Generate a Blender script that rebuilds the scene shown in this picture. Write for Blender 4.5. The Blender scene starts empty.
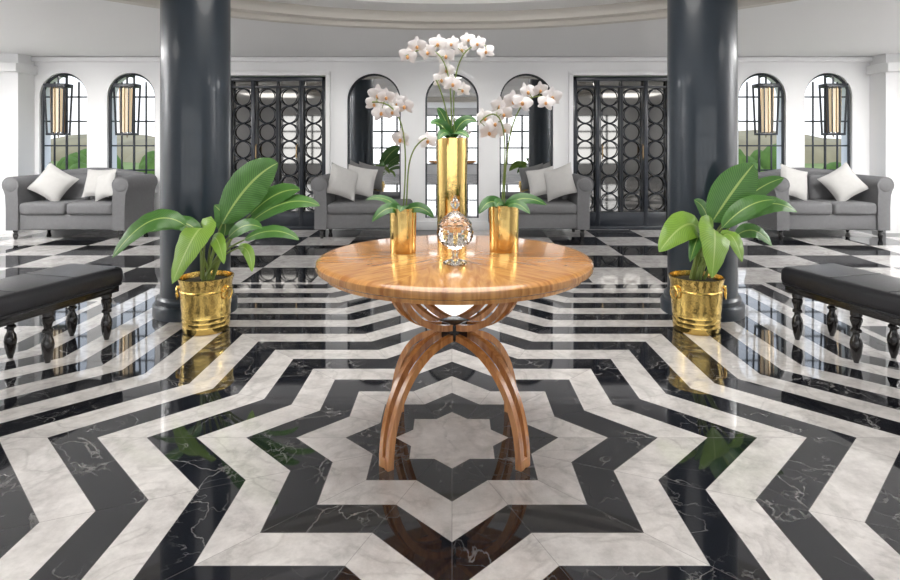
import bpy, bmesh, math, random
from mathutils import Vector, Matrix, Euler
random.seed(4)
pi=math.pi
scene=bpy.context.scene
try:
    scene.view_settings.view_transform='Standard'
    scene.view_settings.look='None'
except Exception as e: print(e)

# ------------------------------------------------------------ materials
def mat(name,col,rough=.5,metal=0,coat=0,emis=None,es=0,trans=0,ior=1.45,bump=0,bscale=50,var=0,vscale=8):
    m=bpy.data.materials.new(name); m.use_nodes=True
    nt=m.node_tree; b=nt.nodes['Principled BSDF']
    b.inputs['Base Color'].default_value=(*col,1)
    b.inputs['Roughness'].default_value=rough
    b.inputs['Metallic'].default_value=metal
    b.inputs['Coat Weight'].default_value=coat
    b.inputs['Coat Roughness'].default_value=.05
    b.inputs['Transmission Weight'].default_value=trans
    b.inputs['IOR'].default_value=ior
    if emis:
        b.inputs['Emission Color'].default_value=(*emis,1); b.inputs['Emission Strength'].default_value=es
    tc=nt.nodes.new('ShaderNodeTexCoord')
    if var:
        n=nt.nodes.new('ShaderNodeTexNoise'); n.inputs['Scale'].default_value=vscale; n.inputs['Detail'].default_value=5
        nt.links.new(tc.outputs['Object'],n.inputs['Vector'])
        mx=nt.nodes.new('ShaderNodeMix'); mx.data_type='RGBA'
        mx.inputs['A'].default_value=(*[max(0,c*(1-var)) for c in col],1)
        mx.inputs['B'].default_value=(*[min(1,c*(1+var)) for c in col],1)
        nt.links.new(n.outputs['Fac'],mx.inputs['Factor']); nt.links.new(mx.outputs['Result'],b.inputs['Base Color'])
    if bump:
        n=nt.nodes.new('ShaderNodeTexNoise'); n.inputs['Scale'].default_value=bscale; n.inputs['Detail'].default_value=3
        nt.links.new(tc.outputs['Object'],n.inputs['Vector'])
        bp=nt.nodes.new('ShaderNodeBump'); bp.inputs['Strength'].default_value=bump; bp.inputs['Distance'].default_value=.01
        nt.links.new(n.outputs['Fac'],bp.inputs['Height']); nt.links.new(bp.outputs['Normal'],b.inputs['Normal'])
    return m

WALL=mat('wall_paint',(.87,.87,.875),.55,bump=.05,bscale=120)
CEIL=mat('ceiling_paint',(.86,.86,.86),.6,bump=.03,bscale=80)
TRIM=mat('cove_trim',(.66,.63,.58),.5,var=.03)
COL=mat('column_lacquer',(.016,.025,.036),.30,coat=.25,var=.15,vscale=3)
BLK=mat('black_metal',(.016,.02,.028),.28,coat=.2,var=.2)
GOLD=mat('polished_gold',(.80,.56,.20),.13,1,var=.06,vscale=12,bump=.06,bscale=30)
GOLDH=mat('hammered_gold',(.76,.54,.17),.2,1,bump=.22,bscale=45,var=.08)
FAB=mat('grey_linen',(.16,.16,.164),.9,bump=.4,bscale=260,var=.12,vscale=30)
FAB2=mat('pillow_linen',(.52,.51,.495),.9,bump=.3,bscale=220,var=.06,vscale=20)
LEATH=mat('black_leather',(.018,.018,.022),.3,bump=.12,bscale=110,var=.2)
DWOOD=mat('ebonised_wood',(.014,.012,.012),.22,coat=.5,var=.2)
DGLASS=mat('dark_glass',(.24,.235,.225),.03,1,var=.05)
MIRROR=mat('silver_mirror',(.70,.71,.72),.01,1,var=.01)
GLASS=mat('cut_glass',(1,1,1),.01,0,trans=1,ior=1.52)
STEM=mat('orchid_stem',(.16,.22,.05),.5,var=.2)
PETAL=mat('orchid_petal',(.82,.79,.79),.5,var=.06,vscale=30)
LIP=mat('orchid_lip',(.62,.32,.12),.5,var=.3,vscale=60)
SOIL=mat('soil_moss',(.04,.035,.02),.95,bump=.8,bscale=40,var=.4,vscale=30)
SHADE=mat('lamp_shade',(.72,.66,.55),.4,emis=(1,.74,.42),es=.4,var=.05)
BRASS=mat('aged_brass',(.35,.25,.14),.3,1,var=.1)
GRASS=mat('lawn',(.26,.32,.09),.9,var=.4,vscale=.8)
HILL=mat('dry_hill',(.42,.34,.20),.9,var=.45,vscale=.5)
BUSH=mat('shrub_foliage',(.13,.22,.045),.9,var=.6,vscale=5,bump=1,bscale=6)

def wood(name,top):
    m=bpy.data.materials.new(name); m.use_nodes=True; nt=m.node_tree; N=nt.nodes; L=nt.links
    b=N['Principled BSDF']; tc=N.new('ShaderNodeTexCoord'); mp=N.new('ShaderNodeMapping')
    if top:
        sp=N.new('ShaderNodeSeparateXYZ'); L.new(tc.outputs['Object'],sp.inputs[0])
        def mth(op,a,bb=None):
            n=N.new('ShaderNodeMath'); n.operation=op
            for i,v in enumerate((a,bb)):
                if v is None: continue
                if hasattr(v,'links'): L.new(v,n.inputs[i])
                else: n.inputs[i].default_value=v
            return n.outputs[0]
        th=mth('ARCTAN2',sp.outputs['Y'],sp.outputs['X'])
        sec=mth('FLOOR',mth('ADD',mth('MULTIPLY',th,8/(2*pi)),.5))
        vr=N.new('ShaderNodeVectorRotate'); vr.rotation_type='Z_AXIS'; L.new(tc.outputs['Object'],vr.inputs['Vector'])
        L.new(mth('MULTIPLY',sec,-pi/4),vr.inputs['Angle'])
        cb=N.new('ShaderNodeCombineXYZ'); L.new(mth('MULTIPLY',sec,1.7),cb.inputs[2])
        ad=N.new('ShaderNodeVectorMath'); ad.operation='ADD'; L.new(vr.outputs[0],ad.inputs[0]); L.new(cb.outputs[0],ad.inputs[1])
        L.new(ad.outputs[0],mp.inputs['Vector']); mp.inputs['Scale'].default_value=(2,13,1)
    else:
        mp.inputs['Scale'].default_value=(14,14,2.2); L.new(tc.outputs['Object'],mp.inputs['Vector'])
    n=N.new('ShaderNodeTexNoise'); n.inputs['Scale'].default_value=2.0; n.inputs['Detail'].default_value=8; n.inputs['Distortion'].default_value=1.4
    L.new(mp.outputs['Vector'],n.inputs['Vector'])
    r=N.new('ShaderNodeValToRGB'); r.color_ramp.elements[0].position=.32; r.color_ramp.elements[1].position=.68
    if top: r.color_ramp.elements[0].color=(.36,.135,.032,1); r.color_ramp.elements[1].color=(.68,.34,.10,1)
    else: r.color_ramp.elements[0].color=(.33,.12,.028,1); r.color_ramp.elements[1].color=(.58,.25,.07,1)
    L.new(n.outputs['Fac'],r.inputs['Fac']); L.new(r.outputs['Color'],b.inputs['Base Color'])
    b.inputs['Roughness'].default_value=.25; b.inputs['Coat Weight'].default_value=.6; b.inputs['Coat Roughness'].default_value=.08
    return m
WOOD=wood('honey_wood',False); WOODTOP=wood('honey_wood_veneer',True)

def leafmat(name,c1,c2):
    m=bpy.data.materials.new(name); m.use_nodes=True; nt=m.node_tree; N=nt.nodes; L=nt.links
    b=N['Principled BSDF']; uv=N.new('ShaderNodeUVMap'); uv.uv_map='UVMap'
    sep=N.new('ShaderNodeSeparateXYZ'); L.new(uv.outputs['UV'],sep.inputs[0])
    def mth(op,a,bb=None):
        n=N.new('ShaderNodeMath'); n.operation=op
        for i,v in enumerate((a,bb)):
            if v is None: continue
            if hasattr(v,'links'): L.new(v,n.inputs[i])
            else: n.inputs[i].default_value=v
        return n.outputs[0]
    va=mth('ABSOLUTE',mth('SUBTRACT',sep.outputs['Y'],.5))
    ph=mth('MULTIPLY',mth('SUBTRACT',sep.outputs['X'],mth('MULTIPLY',va,.35)),190)
    vein=mth('MULTIPLY',mth('ADD',mth('SINE',ph),1),.25)
    tc=N.new('ShaderNodeTexCoord'); ns=N.new('ShaderNodeTexNoise'); ns.inputs['Scale'].default_value=9; L.new(tc.outputs['Object'],ns.inputs['Vector'])
    fac=mth('ADD',vein,mth('MULTIPLY',ns.outputs['Fac'],.5))
    mx=N.new('ShaderNodeMix'); mx.data_type='RGBA'; mx.inputs['A'].default_value=(*c1,1); mx.inputs['B'].default_value=(*c2,1)
    L.new(fac,mx.inputs['Factor'])
    rib=mth('LESS_THAN',va,.03)
    m2=N.new('ShaderNodeMix'); m2.data_type='RGBA'; L.new(rib,m2.inputs['Factor']); L.new(mx.outputs['Result'],m2.inputs['A']); m2.inputs['B'].default_value=(.33,.45,.13,1)
    L.new(m2.outputs['Result'],b.inputs['Base Color']); b.inputs['Roughness'].default_value=.33
    bp=N.new('ShaderNodeBump'); bp.inputs['Strength'].default_value=.3; bp.inputs['Distance'].default_value=.004; L.new(vein,bp.inputs['Height']); L.new(bp.outputs['Normal'],b.inputs['Normal'])
    return m
LEAF=leafmat('banana_leaf',(.025,.10,.018),(.10,.25,.045))
LEAF2=leafmat('banana_leaf_young',(.09,.22,.02),(.27,.43,.06))
OLEAF=leafmat('orchid_leaf',(.02,.09,.02),(.06,.19,.035))

def floormat():
    m=bpy.data.materials.new('marble_star_floor'); m.use_nodes=True; nt=m.node_tree; N=nt.nodes; L=nt.links
    b=N['Principled BSDF']
    def mth(op,a,bb=None,c=None):
        n=N.new('ShaderNodeMath'); n.operation=op
        for i,v in enumerate((a,bb,c)):
            if v is None: continue
            if hasattr(v,'links'): L.new(v,n.inputs[i])
            else: n.inputs[i].default_value=v
        return n.outputs[0]
    g=N.new('ShaderNodeNewGeometry'); sep=N.new('ShaderNodeSeparateXYZ'); L.new(g.outputs['Position'],sep.inputs[0])
    x=sep.outputs['X']; y=sep.outputs['Y']; z=mth('SUBTRACT',y,2.5)
    ax=mth('ABSOLUTE',x); az=mth('ABSOLUTE',z)
    sq=mth('MAXIMUM',ax,az); di=mth('MULTIPLY',mth('ADD',ax,az),.70711)
    mm=mth('MINIMUM',sq,di)
    k=mth('FLOOR',mth('DIVIDE',mth('SUBTRACT',mm,.02),.1465))
    star=mth('LESS_THAN',mth('MODULO',mth('ADD',k,2),2),.5)      # 1 = white
    star=mth('MAXIMUM',star,mth('LESS_THAN',mm,.1))
    T=.612
    cx=mth('FLOOR',mth('DIVIDE',mth('ADD',x,20*T),T)); cy=mth('FLOOR',mth('DIVIDE',mth('ADD',mth('SUBTRACT',y,5.22),20*T),T))
    chk=mth('LESS_THAN',mth('MODULO',mth('ADD',cx,cy),2),.5)
    inside=mth('LESS_THAN',sq,2.72)
    white=mth('ADD',mth('MULTIPLY',star,inside),mth('MULTIPLY',chk,mth('SUBTRACT',1,inside)))
    # joints
    th=mth('ARCTAN2',z,x); rr=mth('SQRT',mth('ADD',mth('MULTIPLY',x,x),mth('MULTIPLY',z,z)))
    j1=mth('LESS_THAN',mth('MULTIPLY',mth('ABSOLUTE',mth('SINE',mth('MULTIPLY',th,8))),mth('DIVIDE',rr,8)),.0014)
    j1=mth('MULTIPLY',j1,mth('GREATER_THAN',mm,.1665))
    jf=mth('ABSOLUTE',mth('SUBTRACT',mth('FRACT',mth('DIVIDE',mth('SUBTRACT',mm,.02),.1465)),.5))
    j2=mth('MULTIPLY',mth('GREATER_THAN',jf,.491),mth('GREATER_THAN',mm,.1))
    jin=mth('MULTIPLY',mth('MAXIMUM',j1,j2),inside)
    fx=mth('ABSOLUTE',mth('SUBTRACT',mth('FRACT',mth('DIVIDE',mth('ADD',x,20*T),T)),.5)); fy=mth('ABSOLUTE',mth('SUBTRACT',mth('FRACT',mth('DIVIDE',mth('ADD',mth('SUBTRACT',y,5.22),20*T),T)),.5))
    jout=mth('MULTIPLY',mth('GREATER_THAN',mth('MAXIMUM',fx,fy),.4965),mth('SUBTRACT',1,inside))
    joint=mth('MAXIMUM',jin,jout)
    off=N.new('ShaderNodeCombineXYZ'); L.new(mth('MULTIPLY',k,1.37),off.inputs[2])
    L.new(mth('MULTIPLY',mth('FLOOR',mth('MULTIPLY',th,8/(2*pi))),mth('GREATER_THAN',mm,.1665)),off.inputs[0])
    va=N.new('ShaderNodeVectorMath'); va.operation='ADD'; L.new(g.outputs['Position'],va.inputs[0]); L.new(off.outputs[0],va.inputs[1])
    def veins(scale,dist,width,detail=4):
        n=N.new('ShaderNodeTexNoise'); n.inputs['Scale'].default_value=scale; n.inputs['Detail'].default_value=detail; n.inputs['Distortion'].default_value=dist
        L.new(va.outputs[0],n.inputs['Vector'])
        d=mth('ABSOLUTE',mth('SUBTRACT',n.outputs['Fac'],.5))
        r=N.new('ShaderNodeMapRange'); L.new(d,r.inputs[0]); r.inputs[1].default_value=0; r.inputs[2].default_value=width; r.inputs[3].default_value=1; r.inputs[4].default_value=0
        return r.outputs[0],n.outputs['Fac']
    v1,_=veins(2.6,.6,.007,6)
    v3,_=veins(7,.5,.012,5)
    msk=N.new('ShaderNodeTexNoise'); msk.inputs['Scale'].default_value=3; L.new(va.outputs[0],msk.inputs['Vector'])
    mk=N.new('ShaderNodeMapRange'); L.new(msk.outputs['Fac'],mk.inputs[0]); mk.inputs[1].default_value=.36; mk.inputs[2].default_value=.60
    bv=mth('MULTIPLY',mth('MAXIMUM',v1,mth('MULTIPLY',v3,.5)),mk.outputs[0])
    bm=N.new('ShaderNodeMix'); bm.data_type='RGBA'; bm.inputs['A'].default_value=(.010,.011,.015,1); bm.inputs['B'].default_value=(.24,.235,.23,1); L.new(bv,bm.inputs['Factor'])
    v2,nf=veins(3.2,1.6,.05,8)
    cl=N.new('ShaderNodeTexNoise'); cl.inputs['Scale'].default_value=7; cl.inputs['Detail'].default_value=10; cl.inputs['Roughness'].default_value=.75; L.new(va.outputs[0],cl.inputs['Vector'])
    cr=N.new('ShaderNodeMapRange'); L.new(cl.outputs['Fac'],cr.inputs[0]); cr.inputs[1].default_value=.35; cr.inputs[2].default_value=.7
    wf=mth('MULTIPLY',mth('ADD',mth('MULTIPLY',v2,.3),mth('MULTIPLY',cr.outputs[0],.8)),.9)
    wm=N.new('ShaderNodeMix'); wm.data_type='RGBA'; wm.inputs['A'].default_value=(.78,.757,.735,1); wm.inputs['B'].default_value=(.37,.35,.34,1); L.new(wf,wm.inputs['Factor'])
    fm=N.new('ShaderNodeMix'); fm.data_type='RGBA'; L.new(white,fm.inputs['Factor']); L.new(bm.outputs['Result'],fm.inputs['A']); L.new(wm.outputs['Result'],fm.inputs['B'])
    jm=N.new('ShaderNodeMix'); jm.data_type='RGBA'; L.new(mth('MULTIPLY',joint,.45),jm.inputs['Factor']); L.new(fm.outputs['Result'],jm.inputs['A']); jm.inputs['B'].default_value=(.16,.15,.15,1)
    L.new(jm.outputs['Result'],b.inputs['Base Color'])
    b.inputs['Roughness'].default_value=.035; b.inputs['IOR'].default_value=1.85
    return m
FLOOR=floormat()

# ------------------------------------------------------------ mesh builder
class M:
    def __init__(s): s.V=[];s.F=[];s.I=[];s.U=[];s.x=Matrix.Identity(4)
    def add(s,vs,fs,mi=0,uv=None):
        o=len(s.V); s.V+= [s.x@Vector(v) for v in vs]
        for i,f in enumerate(fs):
            s.F.append([a+o for a in f]); s.I.append(mi); s.U.append([uv[a] for a in f] if uv else None)
    def lathe(s,prof,c=(0,0,0),seg=32,mi=0,rm=None,rot=None):
        vs=[];fs=[];n=len(prof); R=rot or Matrix.Identity(3); c=Vector(c)
        for j in range(seg):
            a=2*pi*j/seg
            for i,(r,z) in enumerate(prof):
                q=r*(rm(a,i) if rm else 1)
                vs.append(c+R@Vector((q*math.cos(a),q*math.sin(a),z)))
        for j in range(seg):
            k=(j+1)%seg
            for i in range(n-1): fs.append((j*n+i,k*n+i,k*n+i+1,j*n+i+1))
        s.add(vs,fs,mi)
    def tube(s,pts,r,seg=8,mi=0,closed=False):
        pts=[Vector(p) for p in pts]; n=len(pts); rs=r if isinstance(r,(list,tuple)) else [r]*n
        vs=[];fs=[]; up=None
        for i,p in enumerate(pts):
            if closed: t=pts[(i+1)%n]-pts[i-1]
            else: t=pts[min(i+1,n-1)]-pts[max(i-1,0)]
            t.normalize()
            if up is None:
                up=Vector((0,0,1)) if abs(t.z)<.9 else Vector((1,0,0))
            a=t.cross(up).normalized(); up=a.cross(t).normalized()
            for k in range(seg):
                g=2*pi*k/seg; vs.append(p+(a*math.cos(g)+up*math.sin(g))*rs[i])
        m=n if closed else n-1
        for i in range(m):
            j=(i+1)%n
            for k in range(seg): fs.append((i*seg+k,i*seg+(k+1)%seg,j*seg+(k+1)%seg,j*seg+k))
        if not closed:
            fs.append(tuple(range(seg))[::-1]); fs.append(tuple((n-1)*seg+k for k in range(seg)))
        s.add(vs,fs,mi)
    def rbox(s,c,size,r=.02,seg=3,mi=0,rot=None,puff=0):
        bm=bmesh.new(); bmesh.ops.create_cube(bm,size=1)
        for v in bm.verts: v.co=Vector((v.co.x*size[0],v.co.y*size[1],v.co.z*size[2]))
        if r>0: bmesh.ops.bevel(bm,geom=bm.edges[:],offset=min(r,min(size)*.49),segments=seg,profile=.5,affect='EDGES')
        bm.verts.ensure_lookup_table(); bm.verts.index_update()
        R=rot or Matrix.Identity(3); c=Vector(c)
        vs=[c+R@v.co for v in bm.verts]; fs=[[v.index for v in f.verts] for f in bm.faces]; bm.free()
        s.add(vs,fs,mi)
    def prism(s,pts,y0,y1,mi=0):
        n=len(pts); vs=[(p[0],y0,p[1]) for p in pts]+[(p[0],y1,p[1]) for p in pts]
        fs=[tuple(range(n)),tuple(range(2*n-1,n-1,-1))]+[(i,i+n,(i+1)%n+n,(i+1)%n) for i in range(n)]
        s.add(vs,fs,mi)
    def ell(s,c,r,mi=0,seg=12):
        prof=[(max(.0001,math.sin(pi*i/8)),-math.cos(pi*i/8)) for i in range(9)]
        vs=[];fs=[];c=Vector(c);n=9
        for j in range(seg):
            a=2*pi*j/seg
            for (q,z) in prof: vs.append(c+Vector((q*math.cos(a)*r[0],q*math.sin(a)*r[1],z*r[2])))
        for j in range(seg):
            k=(j+1)%seg
            for i in range(n-1): fs.append((j*n+i,k*n+i,k*n+i+1,j*n+i+1))
        s.add(vs,fs,mi)
    def leaf(s,p0,p1,p2,w,face,mi=0,fold=.25,n=18,rip=.0,tipp=.85):
        p0,p1,p2,face=map(Vector,(p0,p1,p2,face)); face.normalize()
        vs=[];uv=[];fs=[];C=6
        for i in range(n+1):
            t=i/n; p=p0*(1-t)**2+p1*2*t*(1-t)+p2*t*t
            tg=((p1-p0)*2*(1-t)+(p2-p1)*2*t).normalized()
            sd=tg.cross(face).normalized(); nr=sd.cross(tg).normalized()
            ww=w*.5*max(.02,math.sin(pi*min(1,t**tipp))**.62)
            for j in range(C+1):
                u=j/C*2-1
                q=p+sd*u*ww+nr*(abs(u)*ww*fold - .25*ww*u*u + rip*math.sin(t*34+u*2)*abs(u)*w)
                vs.append(q); uv.append((t,j/C))
        for i in range(n):
            for j in range(C):
                a=i*(C+1)+j; fs.append((a,a+1,a+C+2,a+C+1))
        s.add(vs,fs,mi,uv)
    def build(s,name,mats,sharp=35,origin=None):
        me=bpy.data.meshes.new(name)
        o=Vector(origin) if origin else Vector((0,0,0))
        me.from_pydata([tuple(v-o) for v in s.V],[],s.F)
        for m in mats: me.materials.append(m)
        me.polygons.foreach_set('material_index',s.I)
        if any(s.U):
            ul=me.uv_layers.new(name='UVMap')
            for p,u in zip(me.polygons,s.U):
                if u:
                    for li,q in zip(p.loop_indices,u): ul.data[li].uv=q
        bm=bmesh.new(); bm.from_mesh(me); bmesh.ops.recalc_face_normals(bm,faces=bm.faces[:]); bm.to_mesh(me); bm.free()
        me.polygons.foreach_set('use_smooth',[True]*len(me.polygons))
        me.set_sharp_from_angle(angle=math.radians(sharp)); me.update()
        ob=bpy.data.objects.new(name,me); ob.location=o; scene.collection.objects.link(ob); return ob

def plate(name,loops,th,y,m,horizontal=False,parent=None):
    """flat panel with holes; XZ plane at y (or XY plane at z=y when horizontal)"""
    cu=bpy.data.curves.new(name+'_c','CURVE'); cu.dimensions='2D'; cu.fill_mode='BOTH'; cu.extrude=th/2
    for lp in loops:
        sp=cu.splines.new('POLY'); sp.points.add(len(lp)-1); sp.use_cyclic_u=True
        for p,q in zip(sp.points,lp): p.co=(q[0],q[1],0,1)
    tmp=bpy.data.objects.new('tmp',cu); scene.collection.objects.link(tmp)
    bpy.context.view_layer.update()
    me=bpy.data.meshes.new_from_object(tmp.evaluated_get(bpy.context.evaluated_depsgraph_get()))
    bpy.data.objects.remove(tmp)
    if not horizontal: me.transform(Matrix.Translation((0,y,0))@Matrix.Rotation(pi/2,4,'X'))
    else: me.transform(Matrix.Translation((0,0,y)))
    me.materials.clear(); me.materials.append(m)
    ob=bpy.data.objects.new(name,me); scene.collection.objects.link(ob)
    if parent: ob.parent=parent
    return ob
def arch(cx,w,z0,top,n=24):
    r=w/2; sp=top-r
    return [(cx-r,z0),(cx-r,sp)]+[(cx-r*math.cos(pi*i/n),sp+r*math.sin(pi*i/n)) for i in range(1,n)]+[(cx+r,sp),(cx+r,z0)]
def rect(x0,x1,z0,z1): return [(x0,z0),(x0,z1),(x1,z1),(x1,z0)]
def P(px,py,d): return Vector(((px-452)/600*d,d,1.24-(py-140)/600*d))
def box_obj(name,x0,x1,y0,y1,z0,z1,m):
    b=M(); b.rbox(((x0+x1)/2,(y0+y1)/2,(z0+z1)/2),(x1-x0,y1-y0,z1-z0),0,mi=0); return b.build(name,[m])

# ------------------------------------------------------------ room shell
CH=2.39; YB=8.3
box_obj('floor',-7.2,7.2,-5.2,8.55,-.12,0,FLOOR)
side=[-5.38,-4.44,4.29,5.21]; mid=[-1.08,0.0,1.03]; doors=[-2.43,2.36]
loops=[rect(-7.2,7.2,-.1,CH+.1)]
for c in side: loops.append(arch(c,.66,.55,2.17))
for c in mid: loops.append(arch(c,.74,.16,2.16))
for c in doors: loops.append(rect(c-.69,c+.69,-.02,2.13))
plate('wall_back',loops,.24,YB+.12,WALL)
box_obj('wall_left',-7.3,-7.1,-5.2,8.55,0,CH+.1,WALL)
box_obj('wall_right',7.1,7.3,-5.2,8.55,0,CH+.1,WALL)
rl=[rect(-7.2,7.2,-.1,CH+.1)]
for i in range(5): rl.append(rect(-6.2+i*2.55,-4.0+i*2.55,.35,2.15))
plate('wall_front',rl,.2,-5.1,WALL)
for i in range(5):
    b=M(); x0=-6.2+i*2.55
    for k in range(5): b.rbox((x0+.55*k,-5.1,1.25),(.07,.06,1.8),.005,1)
    for z in (.36,.95,1.55,2.14): b.rbox((x0+1.1,-5.1,z),(2.24,.05,.06),.005,1)
    b.build('window_%d'%(i+5),[BLK])
# pilasters / corner returns
for nm,sx in (('left',-1),('right',1)):
    b=M(); b.rbox((sx*6.45,8.14,1.2),(1.35,.31,2.4),0,mi=0); b.rbox((sx*6.43,8.08,2.2),(1.42,.42,.12),.01,2,mi=0)
    b.build('trim_pilaster_'+nm,[WALL])
b=M(); b.rbox((0,8.27,2.35),(12,.08,.07),.015,3); b.build('trim_crown',[WALL])
# baseboards between openings
segs=[(-5.78,-3.13),(-1.73,1.66),(3.06,5.78)]
for i,(a,c) in enumerate(segs):
    b=M(); b.rbox(((a+c)/2,8.275,.06),(c-a,.045,.12),.008,2); b.build('baseboard_back_%d'%(i+1),[WALL])
# ceiling with round recess
circ=[(3.62*math.cos(2*pi*i/96),2.5+3.62*math.sin(2*pi*i/96)) for i in range(96)]
plate('ceiling',[[(-7.2,-5.2),(-7.2,8.5),(7.2,8.5),(7.2,-5.2)],circ],.08,CH+.04,CEIL,True)
b=M()
b.lathe([(3.62,2.47),(3.62,2.36),(3.52,2.36),(3.50,2.40),(3.40,2.405),(3.40,2.50)],(0,2.5,0),128,1)
b.lathe([(3.40,2.50),(3.05,2.50),(3.05,2.60),(2.9,2.60),(2.8,2.72),(2.2,2.86),(1.0,2.95),(.001,2.97)],(0,2.5,0),128,0)
b.build('trim_ceiling_cove',[CEIL,TRIM])
b=M(); b.rbox((0,2.2,3.1),(8,8,.05),0); b.build('ceiling_upper',[CEIL])

# windows (side arches)
def window(i,c):
    b=M(); a=arch(c,.64,.56,2.16)
    b.tube([(p[0],8.36,p[1]) for p in a],.022,8,0,True)
    b.rbox((c,8.38,1.36),(.024,.03,1.58),.003,1)
    for z in (.82,1.16,1.5,1.84): b.rbox((c,8.38,z),(.62,.025,.02),.003,1)
    for dx in (-.17,.17): b.rbox((c+dx,8.38,1.3),(.018,.025,1.5),.003,1)
    b.rbox((c,8.30,.53),(.74,.16,.035),.008,2,mi=1)
    b.build('window_%d'%(i+1),[BLK,WALL])
for i,c in enumerate(side): window(i,c)
# mirrors (centre arches)
for c in mid:
    b=M(); a=arch(c,.735,.162,2.158)
    b.add([(p[0],8.37,p[1]) for p in a],[tuple(range(len(a)))],0)
    b.tube([(p[0],8.345,p[1]) for p in a],.02,8,1,True)
    b.build('arched_mirror',[MIRROR,BLK])
# lattice doors
def door(i,c):
    b=M(); y=8.36
    for x in (-.655,.655): b.rbox((c+x,y,1.06),(.06,.09,2.12),.006,2)
    b.rbox((c,y,2.09),(1.37,.09,.06),.006,2); b.rbox((c,y,.02),(1.37,.09,.05),.006,2)
    for x in (-.335,.335): b.rbox((c+x,y,1.05),(.055,.07,2.08),.006,2)
    b.rbox((c,y,1.06),(.016,.04,2.0),.003,1)
    for z in (.14,): b.rbox((c,y,z),(1.3,.05,.2),.006,2)
    b.rbox((c,y,1.98),(1.3,.04,.03),.004,1)
    rows=7; d=(1.96-.25)/rows
    for r in range(rows):
        zc=.25+d*(r+.5)
        for xc,w in ((-.155,.29),(.155,.29),(-.495,.26),(.495,.26)):
            R=min(w,d)/2-.004
            b.tube([(c+xc+R*math.cos(2*pi*k/24),y,zc+R*math.sin(2*pi*k/24)) for k in range(24)],.0085,6,0,True)
    for xc in (-.155,.155,-.495,.495):
        for s in (-1,1): b.rbox((c+xc+s*.135,y,1.1),(.009,.02,1.75),.002,1)
    b.rbox((c,y+.05,1.06),(1.3,.01,2.05),0,mi=1)
    for s in (-1,1): b.tube([(c+s*.28+0,y-.05,.98),(c+s*.28,y-.07,1.0),(c+s*.28,y-.07,1.16),(c+s*.28,y-.05,1.18)],.009,8,2)
    b.build('door_%d'%(i+1),[BLK,DGLASS,BRASS])
    t=M()
    for x in (-.72,.72): t.rbox((c+x,8.28,1.08),(.06,.06,2.16),.008,2)
    t.rbox((c,8.28,2.16),(1.5,.06,.06),.008,2); t.build('trim_%d'%(i+1),[WALL])
for i,c in enumerate(doors): door(i,c)
# lantern sconces
def sconce(c):
    b=M(); y=8.2; z0=1.32; z1=1.98; w=.13
    b.tube([(c,8.36,2.12),(c,8.27,2.12),(c,y,2.10),(c,y,z1)],.013,8)
    b.rbox((c,y,z1),(.29,.2,.05),.005,2); b.rbox((c,y,z0),(.24,.17,.03),.005,2)
    for sx in (-1,1):
        for sy in (-1,1): b.tube([(c+sx*.135,y+sy*.085,z1),(c+sx*.11,y+sy*.07,z0)],.013,6)
    b.lathe([(.001,.03),(.062,.03),(.062,.62),(.001,.62)],(c,y,z0),20,1)
    for k in range(10):
        a=2*pi*(k+.5)/10; b.tube([(c+.085*math.cos(a),y+.075*math.sin(a),z0+.01),(c+.095*math.cos(a),y+.08*math.sin(a),z1)],.009,5,2 if k%2 else 0)
    b.tube([(c,y,z0),(c,y,z0-.05)],[.012,.004],6,2)
    b.build('wall_sconce',[BLK,SHADE,BRASS])
for c in side: sconce(c)

# outside
b=M(); b.rbox((0,30,-.25),(90,42,.1),0)
for i in range(14):
    b.ell((-39+i*6+random.uniform(-1,1),44+random.uniform(-3,3),-.5),(7,5,random.uniform(1.6,2.5)),1,20)
for i in range(60):
    x=random.uniform(-18,18); y=random.uniform(11.5,19); h=random.uniform(.5,.95)
    for k in range(4): b.ell((x+random.uniform(-.5,.5),y+random.uniform(-.3,.3),.1+random.uniform(0,.3)*h),(random.uniform(.25,.5),.35,h*random.uniform(.6,1)),2,8)
b.build('garden_landscape',[GRASS,HILL,BUSH])

# ------------------------------------------------------------ columns
for cx in (-1.86,1.815):
    b=M(); b.lathe([(.001,0),(.285,0),(.285,.07),(.275,.085),(.262,.09),(.262,.12),(.25,.135),(.238,.14),(.236,.2),(.236,2.95),(.001,2.95)],(cx,4.36,0),64)
    b.build('column',[COL],origin=(cx,4.36,0))

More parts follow.
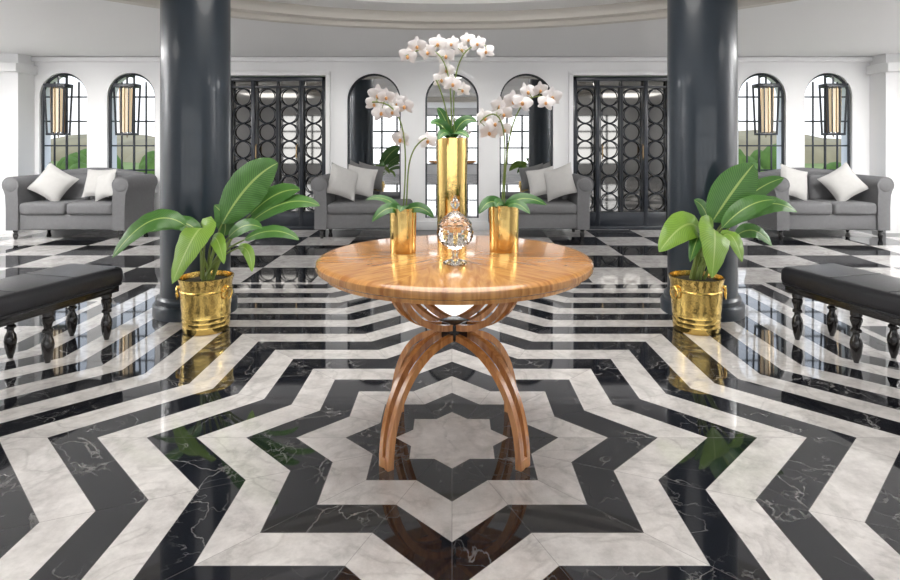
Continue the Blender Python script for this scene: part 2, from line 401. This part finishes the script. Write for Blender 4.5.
# ------------------------------------------------------------ table
def table():
    b=M(); cx,cy=.010,2.5; zt=.76; R=.566
    b.lathe([(.001,zt),(R-.03,zt),(R-.012,zt-.003),(R-.002,zt-.012),(R,zt-.024),(R-.003,zt-.036),(R-.014,zt-.043),(R-.03,zt-.045),(R-.035,zt-.062),(R-.05,zt-.066),(.001,zt-.066)],(cx,cy,0),96,2)
    # hub
    A=math.radians(41.5)
    b.rbox((cx,cy,.455),(.10,.10,.075),.01,2,rot=Matrix.Rotation(pi/4,3,'Z'),mi=1)
    b.rbox((cx,cy,.68),(.5,.05,.03),.004,1,rot=Matrix.Rotation(A,3,'Z')); b.rbox((cx,cy,.68),(.5,.05,.03),.004,1,rot=Matrix.Rotation(-A,3,'Z'))
    def slat(ang,prof,off0,off1,w,th):
        c,s=math.cos(ang),math.sin(ang); n=len(prof); vs=[];fs=[]
        for i,(r,z) in enumerate(prof):
            a=prof[max(0,i-1)];q=prof[min(n-1,i+1)]; tr,tz=q[0]-a[0],q[1]-a[1]; l=math.hypot(tr,tz); nr,nz=-tz/l,tr/l
            t=i/(n-1); o=off0*(1-t)+off1*t
            for (dn,dw) in ((th/2,w/2),(th/2,-w/2),(-th/2,-w/2),(-th/2,w/2)):
                rr=r+nr*dn; zz=z+nz*dn; tw=o+dw
                vs.append((cx+rr*c-tw*s,cy+rr*s+tw*c,max(0,zz)))
        for i in range(n-1):
            for k in range(4): fs.append((i*4+k,i*4+(k+1)%4,i*4+4+(k+1)%4,i*4+4+k))
        fs.append((0,1,2,3)); fs.append(tuple((n-1)*4+k for k in range(4)))
        b.add(vs,fs,0)
    low=[(.02+.325*math.sin(pi/2*i/20)**1.0,.435*math.cos(pi/2*i/20)**.9) for i in range(21)]
    up=[(.02+.28*math.sin(pi/2*i/16),.70-.225*math.cos(pi/2*i/16)) for i in range(17)]
    for a in (A,pi-A,pi+A,-A):
        for o in (-1,1):
            slat(a,low,o*.034,o*.019,.022,.026); slat(a,up,o*.032,o*.032,.022,.024)
        c,s=math.cos(a),math.sin(a)
        b.rbox((cx+.345*c,cy+.345*s,.02),(.026,.058,.04),.003,1,rot=Matrix.Rotation(a,3,'Z'))
    b.build('round_pedestal_table',[WOOD,DWOOD,WOODTOP],origin=(cx,cy,0))
table()

# ------------------------------------------------------------ orchids
def flower(b,c,size,face,roll=0):
    c=Vector(c); f=Vector(face).normalized(); u=f.cross(Vector((0,0,1))).normalized(); v=u.cross(f).normalized()
    def petal(ang,L,W,lift):
        d=u*math.sin(ang)+v*math.cos(ang); e=f.cross(d).normalized(); vs=[];fs=[];n=6;C=4
        for i in range(n+1):
            t=i/n; ww=W*math.sin(pi*min(.97,t**.75*.95+.03))**.6
            for j in range(C+1):
                q=(j/C*2-1); vs.append(c+d*(L*t)+e*q*ww+f*(lift*t*(1.4-t)-.15*W*q*q+.002))
        for i in range(n):
            for j in range(C):
                a=i*(C+1)+j; fs.append((a,a+1,a+C+2,a+C+1))
        b.add(vs,fs,1)
    s=size/2
    for k,(a,L,W,l) in enumerate(((0,1,.32,-.25),(2.2,.95,.30,-.25),(-2.2,.95,.30,-.25),(1.25,1.0,.54,.3),(-1.25,1.0,.54,.3))):
        petal(a+roll,L*s,W*s,l*s)
    b.ell(c+f*s*.18-v*s*.12,(s*.15,s*.15,s*.2),2,8)
def bez(p,n=16):
    p=[Vector(q) for q in p]; out=[]
    for i in range(n+1):
        t=i/n; q=list(p)
        while len(q)>1: q=[q[k]*(1-t)+q[k+1]*t for k in range(len(q)-1)]
        out.append(q[0])
    return out
def orchid(name,vx,vy,vprof,stems,flowers,leaves,d,fs):
    b=M(); b.lathe(vprof,(vx,vy,.76),40,0)
    b.ell((vx,vy,.76+max(z for r,z in vprof)-.03),(vprof[2][0]*.9,vprof[2][0]*.9,.02),5)
    for st in stems: b.tube(bez(st),.0035,6,3)
    for (px,py) in flowers:
        q=P(px,py,d+random.uniform(-.06,.06))
        flower(b,q,fs*random.uniform(.88,1.12),(random.uniform(-.7,.7),-1,random.uniform(-.45,.3)),random.uniform(-.35,.35))
        near=min((p for st in stems for p in bez(st,24)),key=lambda p:(p-q).length)
        b.tube(bez([near,(near+q)/2+Vector((0,.01,.01)),q+Vector((0,.006,0))],5),.0018,5,3)
    for (p0,p1,p2,w,f) in leaves: b.leaf(p0,p1,p2,w,f,4,.3,14)
    b.build(name,[GOLD,PETAL,LIP,STEM,OLEAF,SOIL],origin=(vx,vy,.76))
def vase(r,h): return [(.001,0),(r*.93,0),(r*.95,.006),(r*.96,h*.5),(r,h-.004),(r,h),(r-.005,h),(r-.007,h*.6),(.001,h*.6)]
# left
d=2.57; vx=(403-452)/600*d
orchid('potted_orchid',vx,d,vase(.058,.19),
  [[(vx,d,.93),P(406,170,d),P(410,120,d),P(398,100,d),P(372,102,d)],[(vx+.01,d,.93),P(410,185,d),P(402,150,d),P(426,138,d)]],
  [(374,104),(386,97),(398,103),(381,113),(393,112),(405,106),(378,95),(401,139),(428,141)],
  [((vx,d,.93),P(385,192,d),P(366,200,d-.05),.05,(0,-.6,1)),((vx,d,.93),P(388,200,d-.06),P(372,222,d-.1),.055,(-.3,-1,.5)),
   ((vx,d,.93),P(420,200,d-.04),P(434,218,d-.04),.05,(.3,-1,.6)),((vx,d,.93),P(404,200,d-.1),P(400,212,d-.15),.05,(0,-1,.6))],d,.086)
# right
d=2.60; vx=(504-452)/600*d
orchid('potted_orchid',vx,d,vase(.066,.20),
  [[(vx,d,.94),P(505,160,d),P(507,100,d),P(530,85,d),P(556,102,d)],[(vx-.01,d,.94),P(503,175,d),P(512,120,d),P(500,100,d),P(480,122,d)]],
  [(484,118),(494,124),(504,114),(489,132),(513,101),(499,106),(504,130),(527,92),(540,90),(552,97),(522,103),(546,103)],
  [((vx,d,.94),P(490,192,d-.05),P(479,214,d-.1),.06,(-.3,-1,.5)),((vx,d,.94),P(520,190,d),P(547,205,d),.06,(.1,-1,.9)),
   ((vx,d,.94),P(515,196,d-.08),P(530,214,d-.14),.055,(.3,-1,.6)),((vx,d,.94),P(500,196,d-.08),P(496,207,d-.12),.05,(0,-1,.6))],d,.086)
# centre, tall
d=2.82; vx=0.0
orchid('potted_orchid',vx,d,vase(.073,.49),
  [[(vx,d,1.24),P(450,105,d),P(455,60,d),P(440,35,d),P(406,56,d)],[(vx+.01,d,1.24),P(455,110,d),P(448,70,d),P(462,38,d),P(486,46,d)],[(vx,d,1.24),P(448,120,d),P(444,95,d),P(436,80,d)]],
  [(408,56),(417,46),(428,52),(438,44),(446,56),(452,44),(461,50),(468,40),(478,44),(486,52),(446,70),(441,80),(452,84),(463,90)],
  [((vx,d,1.24),P(440,118,d-.05),P(431,124,d-.1),.06,(-.3,-1,.5)),((vx,d,1.24),P(462,112,d),P(477,122,d),.06,(.1,-1,.7)),
   ((vx,d,1.24),P(455,125,d-.1),P(470,138,d-.14),.05,(.3,-1,.6)),((vx,d,1.24),P(445,125,d-.08),P(438,140,d-.14),.05,(0,-1,.6)),((vx,d,1.24),P(444,112,d),P(437,108,d),.045,(0,-1,.3))],d,.088)
# cut glass jar
b=M(); cx,cy=.012,2.33
prof=[(.001,0),(.046,0),(.048,.004),(.040,.010),(.016,.018),(.011,.03),(.016,.042),(.012,.052),(.03,.062),(.05,.075),(.061,.09),(.067,.105),(.068,.12),(.066,.135),(.060,.148),(.065,.151),(.064,.157),(.053,.168),(.041,.180),(.025,.194),(.010,.203),(.008,.212),(.016,.222),(.018,.234),(.010,.247),(.003,.262),(.001,.264)]
rib=lambda a,i: 1+ (.06*math.cos(14*a+(pi if i%2 else 0)) if (8<=i<=14 or 17<=i<=19) else 0)
b.lathe(prof,(cx,cy,.761),28*2,0,rib)
b.lathe([(.001,.065),(.026,.067),(.052,.088),(.059,.11),(.058,.135),(.052,.15),(.038,.172),(.001,.188)],(cx,cy,.761),48,0)
b.build('cut_glass_jar',[GLASS],8,origin=(cx,cy,.761))

# ------------------------------------------------------------ planters
def planter(name,cx,cy,leaves,flip=1):
    b=M(); h=.35
    prof=[(.001,0),(.135,0),(.143,.008)]
    for k in range(3):
        z=.03+k*.030; prof+=[(.146+k*.0015,z),(.148+k*.0015,z+.010),(.146+k*.0015,z+.020)]
    prof+=[(.153,.15),(.157,.20),(.159,.25),(.160,.262),(.164,.268),(.160,.276),(.162,.30),(.166,.325),(.172,.342),(.173,.352),(.163,.352),(.157,.31),(.001,.30)]
    b.lathe(prof,(cx,cy,0),64,0)
    b.ell((cx,cy,.31),(.155,.155,.025),1,20)
    for s in (-1,1):
        for ax in ((-pi/2+1.25*s),):
            dx,dy=math.cos(ax),math.sin(ax); px,py=cx+dx*.165,cy+dy*.165
            b.ell((px,py,.29),(.016,.016,.012),0,10)
            t=Vector((-dy,dx,0)); o=Vector((px+dx*.010,py+dy*.010,.252))
            b.tube([o+t*.036*math.cos(2*pi*k/24)+Vector((0,0,.038*math.sin(2*pi*k/24))) for k in range(24)],.0055,8,0,True)
    for (bx,by,tx,ty,w,dd0,dd1,arc,face,yg) in leaves:
        base=P(bx,by,dd0); tip=P(tx,ty,dd1)
        root=Vector((cx+random.uniform(-.05,.05),cy+random.uniform(-.05,.05),.31))
        mid_=(root+base)/2; mid_.x=(root.x*1.3+base.x*.7)/2; mid_.z+=.06
        st=bez([root,mid_,base],12); b.tube(st,[.011-.006*i/12 for i in range(13)],7,2)
        tg=(base-mid_).normalized(); L=(tip-base).length
        p1=base+tg*L*.35+(tip-base)*.25+Vector((0,0,arc))
        b.leaf(base,p1,tip,w,face,4 if yg else 3,.22,24,.014)
    return b.build(name,[GOLDH,SOIL,STEM,LEAF,LEAF2],20,origin=(cx,cy,0))
Lf=[(222,224,278,163,.27,3.92,3.85,.03,(-.2,-1,.1),0),
    (186,226,112,258,.15,3.8,3.62,.09,(-.1,-1,.8),0),
    (206,232,172,284,.22,3.75,3.55,.10,(-.3,-1,.5),1),
    (246,226,320,206,.13,3.98,3.98,.10,(.1,-1,.9),0),
    (250,215,300,190,.14,4.0,4.0,.05,(.1,-1,.5),0),
    (244,240,299,240,.10,3.9,3.85,.07,(.2,-1,1),0),
    (228,238,262,228,.10,3.75,3.6,.05,(.2,-1,.6),0),
    (212,240,224,264,.09,3.75,3.6,.06,(0,-1,.6),1),
    (224,236,214,205,.12,3.95,3.92,.02,(.5,-1,.1),0),
    (238,248,252,272,.07,3.8,3.7,.05,(.4,-1,.4),1),
    (200,236,150,232,.12,3.92,3.85,.05,(0,-1,1),0)]
planter('potted_banana_plant',-1.61,3.93,Lf)
Rf=[(712,222,754,164,.25,3.92,3.85,.02,(-.3,-1,.1),0),
    (700,232,659,252,.20,3.8,3.62,.08,(-.1,-1,.7),1),
    (710,232,712,278,.22,3.72,3.5,.09,(.3,-1,.4),1),
    (735,222,797,212,.14,3.95,3.95,.09,(.1,-1,.9),0),
    (730,214,784,178,.12,4.0,4.0,.04,(.1,-1,.4),0),
    (736,236,772,246,.12,3.85,3.8,.07,(.2,-1,1),0),
    (722,236,742,262,.12,3.75,3.62,.06,(.3,-1,.6),1),
    (700,240,690,262,.09,3.75,3.6,.06,(0,-1,.6),0),
    (708,226,694,200,.10,3.95,3.92,.02,(.5,-1,.1),0),
    (722,228,776,200,.13,3.8,3.75,.05,(0,-1,.8),0)]
planter('potted_banana_plant',1.60,3.93,Rf)

# ------------------------------------------------------------ benches
for sx in (-1,1):
    b=M()
    o=Vector((2.065,3.80,0)); l=Vector((.264,-.965,0)); w=Vector((.965,.264,0))
    R=Matrix((l,w,Vector((0,0,1)))).transposed().to_4x4()
    b.x=Matrix.Diagonal((sx,1,1,1))@Matrix.Translation(o)@R
    Ln=1.4; W=.44
    b.rbox((Ln/2,W/2,.385),(Ln,W,.12),.04,4,0)
    b.tube([(.03,.01,.335),(Ln-.03,.01,.335),(Ln-.005,.03,.335),(Ln-.005,W-.03,.335),(Ln-.03,W-.005,.335),(.03,W-.005,.335),(.003,W-.03,.335),(.003,.03,.335)],.006,6,0,True)
    for k in range(1,4): b.tube([(Ln*k/4,.035,.445),(Ln*k/4,W/2,.4455),(Ln*k/4,W-.035,.445)],.003,5,0)
    b.rbox((Ln/2,W/2,.310),(Ln-.05,W-.05,.05),.006,2,1)
    leg=[(.001,0),(.013,0),(.015,.01),(.022,.03),(.029,.07),(.033,.10),(.028,.13),(.018,.15),(.018,.165),(.028,.172),(.028,.184),(.019,.192),(.023,.21),(.031,.235),(.031,.25),(.023,.258),(.030,.262),(.030,.30),(.001,.30)]
    for a in (.09,.49,.91,1.31):
        for c in (.06,.33): b.lathe(leg,(a,c,0),20,1)
    b.build('upholstered_bench',[LEATH,DWOOD],40)

# ------------------------------------------------------------ sofas
def armprof(x,sgn):
    pts=[(0,.12),(.15,.12),(.155,.3),(.15,.52),(.145,.6)]
    c=(.055,.68)
    for k in range(0,13):
        a=-.45+ (pi+1.1)*k/12; pts.append((c[0]+.105*math.cos(a),c[1]+.105*math.sin(a)))
    pts+=[(-.01,.56),(.0,.4)]
    return [(x+sgn*p[0],p[1]) for p in pts]
def feet(b,xs,ys):
    for x in xs:
        for y in ys: b.lathe([(.001,0),(.018,0),(.02,.01),(.03,.05),(.022,.09),(.03,.1),(.03,.13),(.001,.13)],(x,y,0),14,1)
def pillow(name,c,size,rz,tilt,roll):
    b=M(); n=12; vs=[];fs=[]
    R=(Matrix.Rotation(rz,4,'Z')@Matrix.Rotation(tilt,4,'X')@Matrix.Rotation(roll,4,'Y'))
    b.x=Matrix.Translation(c)@R
    for sd in (1,-1):
        for i in range(n+1):
            for j in range(n+1):
                u=i/n*2-1; v=j/n*2-1
                px=u*(1-.10*(1-v*v)*abs(u)**2); pz=v*(1-.10*(1-u*u)*abs(v)**2)
                t=.36*((1-u*u)*(1-v*v))**.45
                vs.append((px*size/2,-sd*t*size/2,pz*size/2))
        o=0 if sd==1 else (n+1)**2
        for i in range(n):
            for j in range(n):
                a=o+i*(n+1)+j; fs.append((a,a+1,a+n+2,a+n+1))
    b.add(vs,fs,0); ob=b.build(name,[FAB2],60); return ob
def sofa(x0,x1,yf=7.42,yb=8.16):
    b=M(); wd=x1-x0
    b.prism(armprof(x0,1),yf,yb,0); b.prism(armprof(x1,-1),yf,yb,0)
    for x in (x0+.055,x1-.055):
        b.lathe([(.001,-.012),(.06,-.012),(.085,0),(.09,.004)],(x,yf,.68),20,0,rot=Matrix.Rotation(pi/2,3,'X')@Matrix.Diagonal((1,1,-1)))
    b.rbox(((x0+x1)/2,(yf+yb)/2+.01,.22),(wd-.24,yb-yf-.04,.2),.02,3)
    n=2; cw=(wd-.30)/n
    for k in range(n):
        b.rbox((x0+.15+cw*(k+.5),yf+.29,.385),(cw-.008,.6,.15),.045,4)
        b.rbox((x0+.15+cw*(k+.5),yb-.17,.60),(cw-.008,.17,.36),.06,4,rot=Matrix.Rotation(-.15,3,'X'))
    pts=[]
    m=20
    for k in range(m+1): 
        t=k/m; pts.append((x0+.1+(wd-.2)*t,.74+.07*math.sin(pi*t)))
    pts=[(x0+.1,.15)]+pts+[(x1-.1,.15)]
    b.prism(pts,yb-.10,yb,0)
    b.tube([(p[0],yb-.06,p[1]) for p in pts[1:-1]],.06,10,0)
    feet(b,(x0+.08,x1-.08),(yf+.06,yb-.06))
    b.build('sofa',[FAB,DWOOD],40)
sofa(-5.52,-4.05); sofa(4.02,5.42)
def chaise(sx):
    b=M(); b.x=Matrix.Diagonal((sx,1,1,1)); yf,yb=7.5,8.16; xo,xi=1.72,.48
    b.prism(armprof(xo,-1),yf,yb,0)
    b.lathe([(.001,-.012),(.06,-.012),(.085,0),(.09,.004)],(xo-.055,yf,.68),20,0,rot=Matrix.Rotation(pi/2,3,'X')@Matrix.Diagonal((1,1,-1)))
    b.rbox(((xo+xi)/2-.04,(yf+yb)/2,.22),(xo-xi-.1,yb-yf-.03,.2),.025,3)
    b.rbox(((xo+xi)/2-.05,(yf+yb)/2-.01,.375),(xo-xi-.2,yb-yf+.01,.14),.05,4)
    pts=[(xo-.06,.15)]+[(xo-.06-.62*k/16,.46+.26*(math.cos(pi*k/16)+1)/2) for k in range(17)]+[(xo-.68,.15)]
    b.prism(pts,yb-.1,yb,0); b.tube([(p[0],yb-.05,p[1]) for p in pts[1:-1]],.05,10,0)
    feet(b,(xi+.06,xo-.08),(yf+.06,yb-.06))
    b.build('chaise_longue',[FAB,DWOOD],40)
chaise(-1); chaise(1)
pl=[(-5.12,7.70,.68,.42,.35,.6),(-4.60,7.80,.68,.38,-.1,.0),(-4.42,7.66,.66,.36,-.5,-.3),
    (5.02,7.70,.68,.42,-.35,-.6),(4.42,7.76,.69,.42,.25,.3),
    (-1.40,7.72,.70,.42,.6,.35),(-1.20,7.88,.70,.40,.2,.2),(1.38,7.72,.70,.42,-.6,-.35),(1.18,7.88,.69,.38,-.2,-.2)]
for (x,y,z,s,rz,roll) in pl: pillow('throw_pillow',(x,y,z),s,rz,-.3,roll)

# ------------------------------------------------------------ lights / world
w=bpy.data.worlds.new('sky'); scene.world=w; w.use_nodes=True; nt=w.node_tree; bg=nt.nodes['Background']
tc=nt.nodes.new('ShaderNodeTexCoord'); sp=nt.nodes.new('ShaderNodeSeparateXYZ'); nt.links.new(tc.outputs['Generated'],sp.inputs[0])
rp=nt.nodes.new('ShaderNodeValToRGB'); rp.color_ramp.elements[0].color=(.93,.95,.97,1); rp.color_ramp.elements[1].color=(.55,.70,.95,1); rp.color_ramp.elements[1].position=.6
nt.links.new(sp.outputs['Z'],rp.inputs['Fac']); nt.links.new(rp.outputs['Color'],bg.inputs['Color']); bg.inputs['Strength'].default_value=1.6
def area(name,loc,rot,sx,sy,e,col=(1,1,1),disk=False):
    l=bpy.data.lights.new(name,'AREA'); l.energy=e; l.color=col; l.shape='DISK' if disk else 'RECTANGLE'; l.size=sx
    if not disk: l.size_y=sy
    o=bpy.data.objects.new(name,l); o.location=loc; o.rotation_euler=rot; scene.collection.objects.link(o)
area('daylight_front',(0,-5.5,1.3),(pi/2,0,0),13,2.2,175,(1,.985,.97))
area('cove_fill',(0,2.8,2.80),(0,0,0),2.4,0,82,(1,.965,.92),True)  # added fill disc up in the recess, not an actual fixture
for sx in (-1,1):
    area('ceiling_fill',(sx*5.6,5.6,2.37),(0,0,0),1.2,1.6,88,(1,.99,.97))  # added fill outside the view, brightens the back; no real panel
    area('ceiling_fill',(sx*4.4,1.6,2.37),(0,0,0),1.5,1.5,30,(1,.97,.93))  # second added fill pair nearer the camera, also no real panel
    area('up_fill',(sx*5.9,4.2,1.75),(pi+.45,sx*.35,0),.8,.8,165,(1,.99,.98))  # added off-frame fill aimed up to lift ceiling and wall; no lamp stands here
for i,x in enumerate((-4.9,-3.4,-1.75,0,1.75,3.4,4.9)):
    l=bpy.data.lights.new('wall_fill_spot','SPOT'); l.energy=62; l.color=(1,.985,.965); l.spot_size=1.35; l.spot_blend=1; l.shadow_soft_size=0.0  # added unseen spots that brighten the back wall, zero size to stay hidden
    o=bpy.data.objects.new('wall_fill_spot',l); o.location=(x,6.1,2.33); o.rotation_euler=(math.radians(54),0,0); scene.collection.objects.link(o)

cam=bpy.data.cameras.new('camera'); cam.lens=24; cam.sensor_width=36; cam.shift_x=-2/900; cam.shift_y=-150/900; cam.clip_end=200
co=bpy.data.objects.new('camera',cam); co.location=(0,0,1.24); co.rotation_euler=(pi/2,0,0); scene.collection.objects.link(co); scene.camera=co
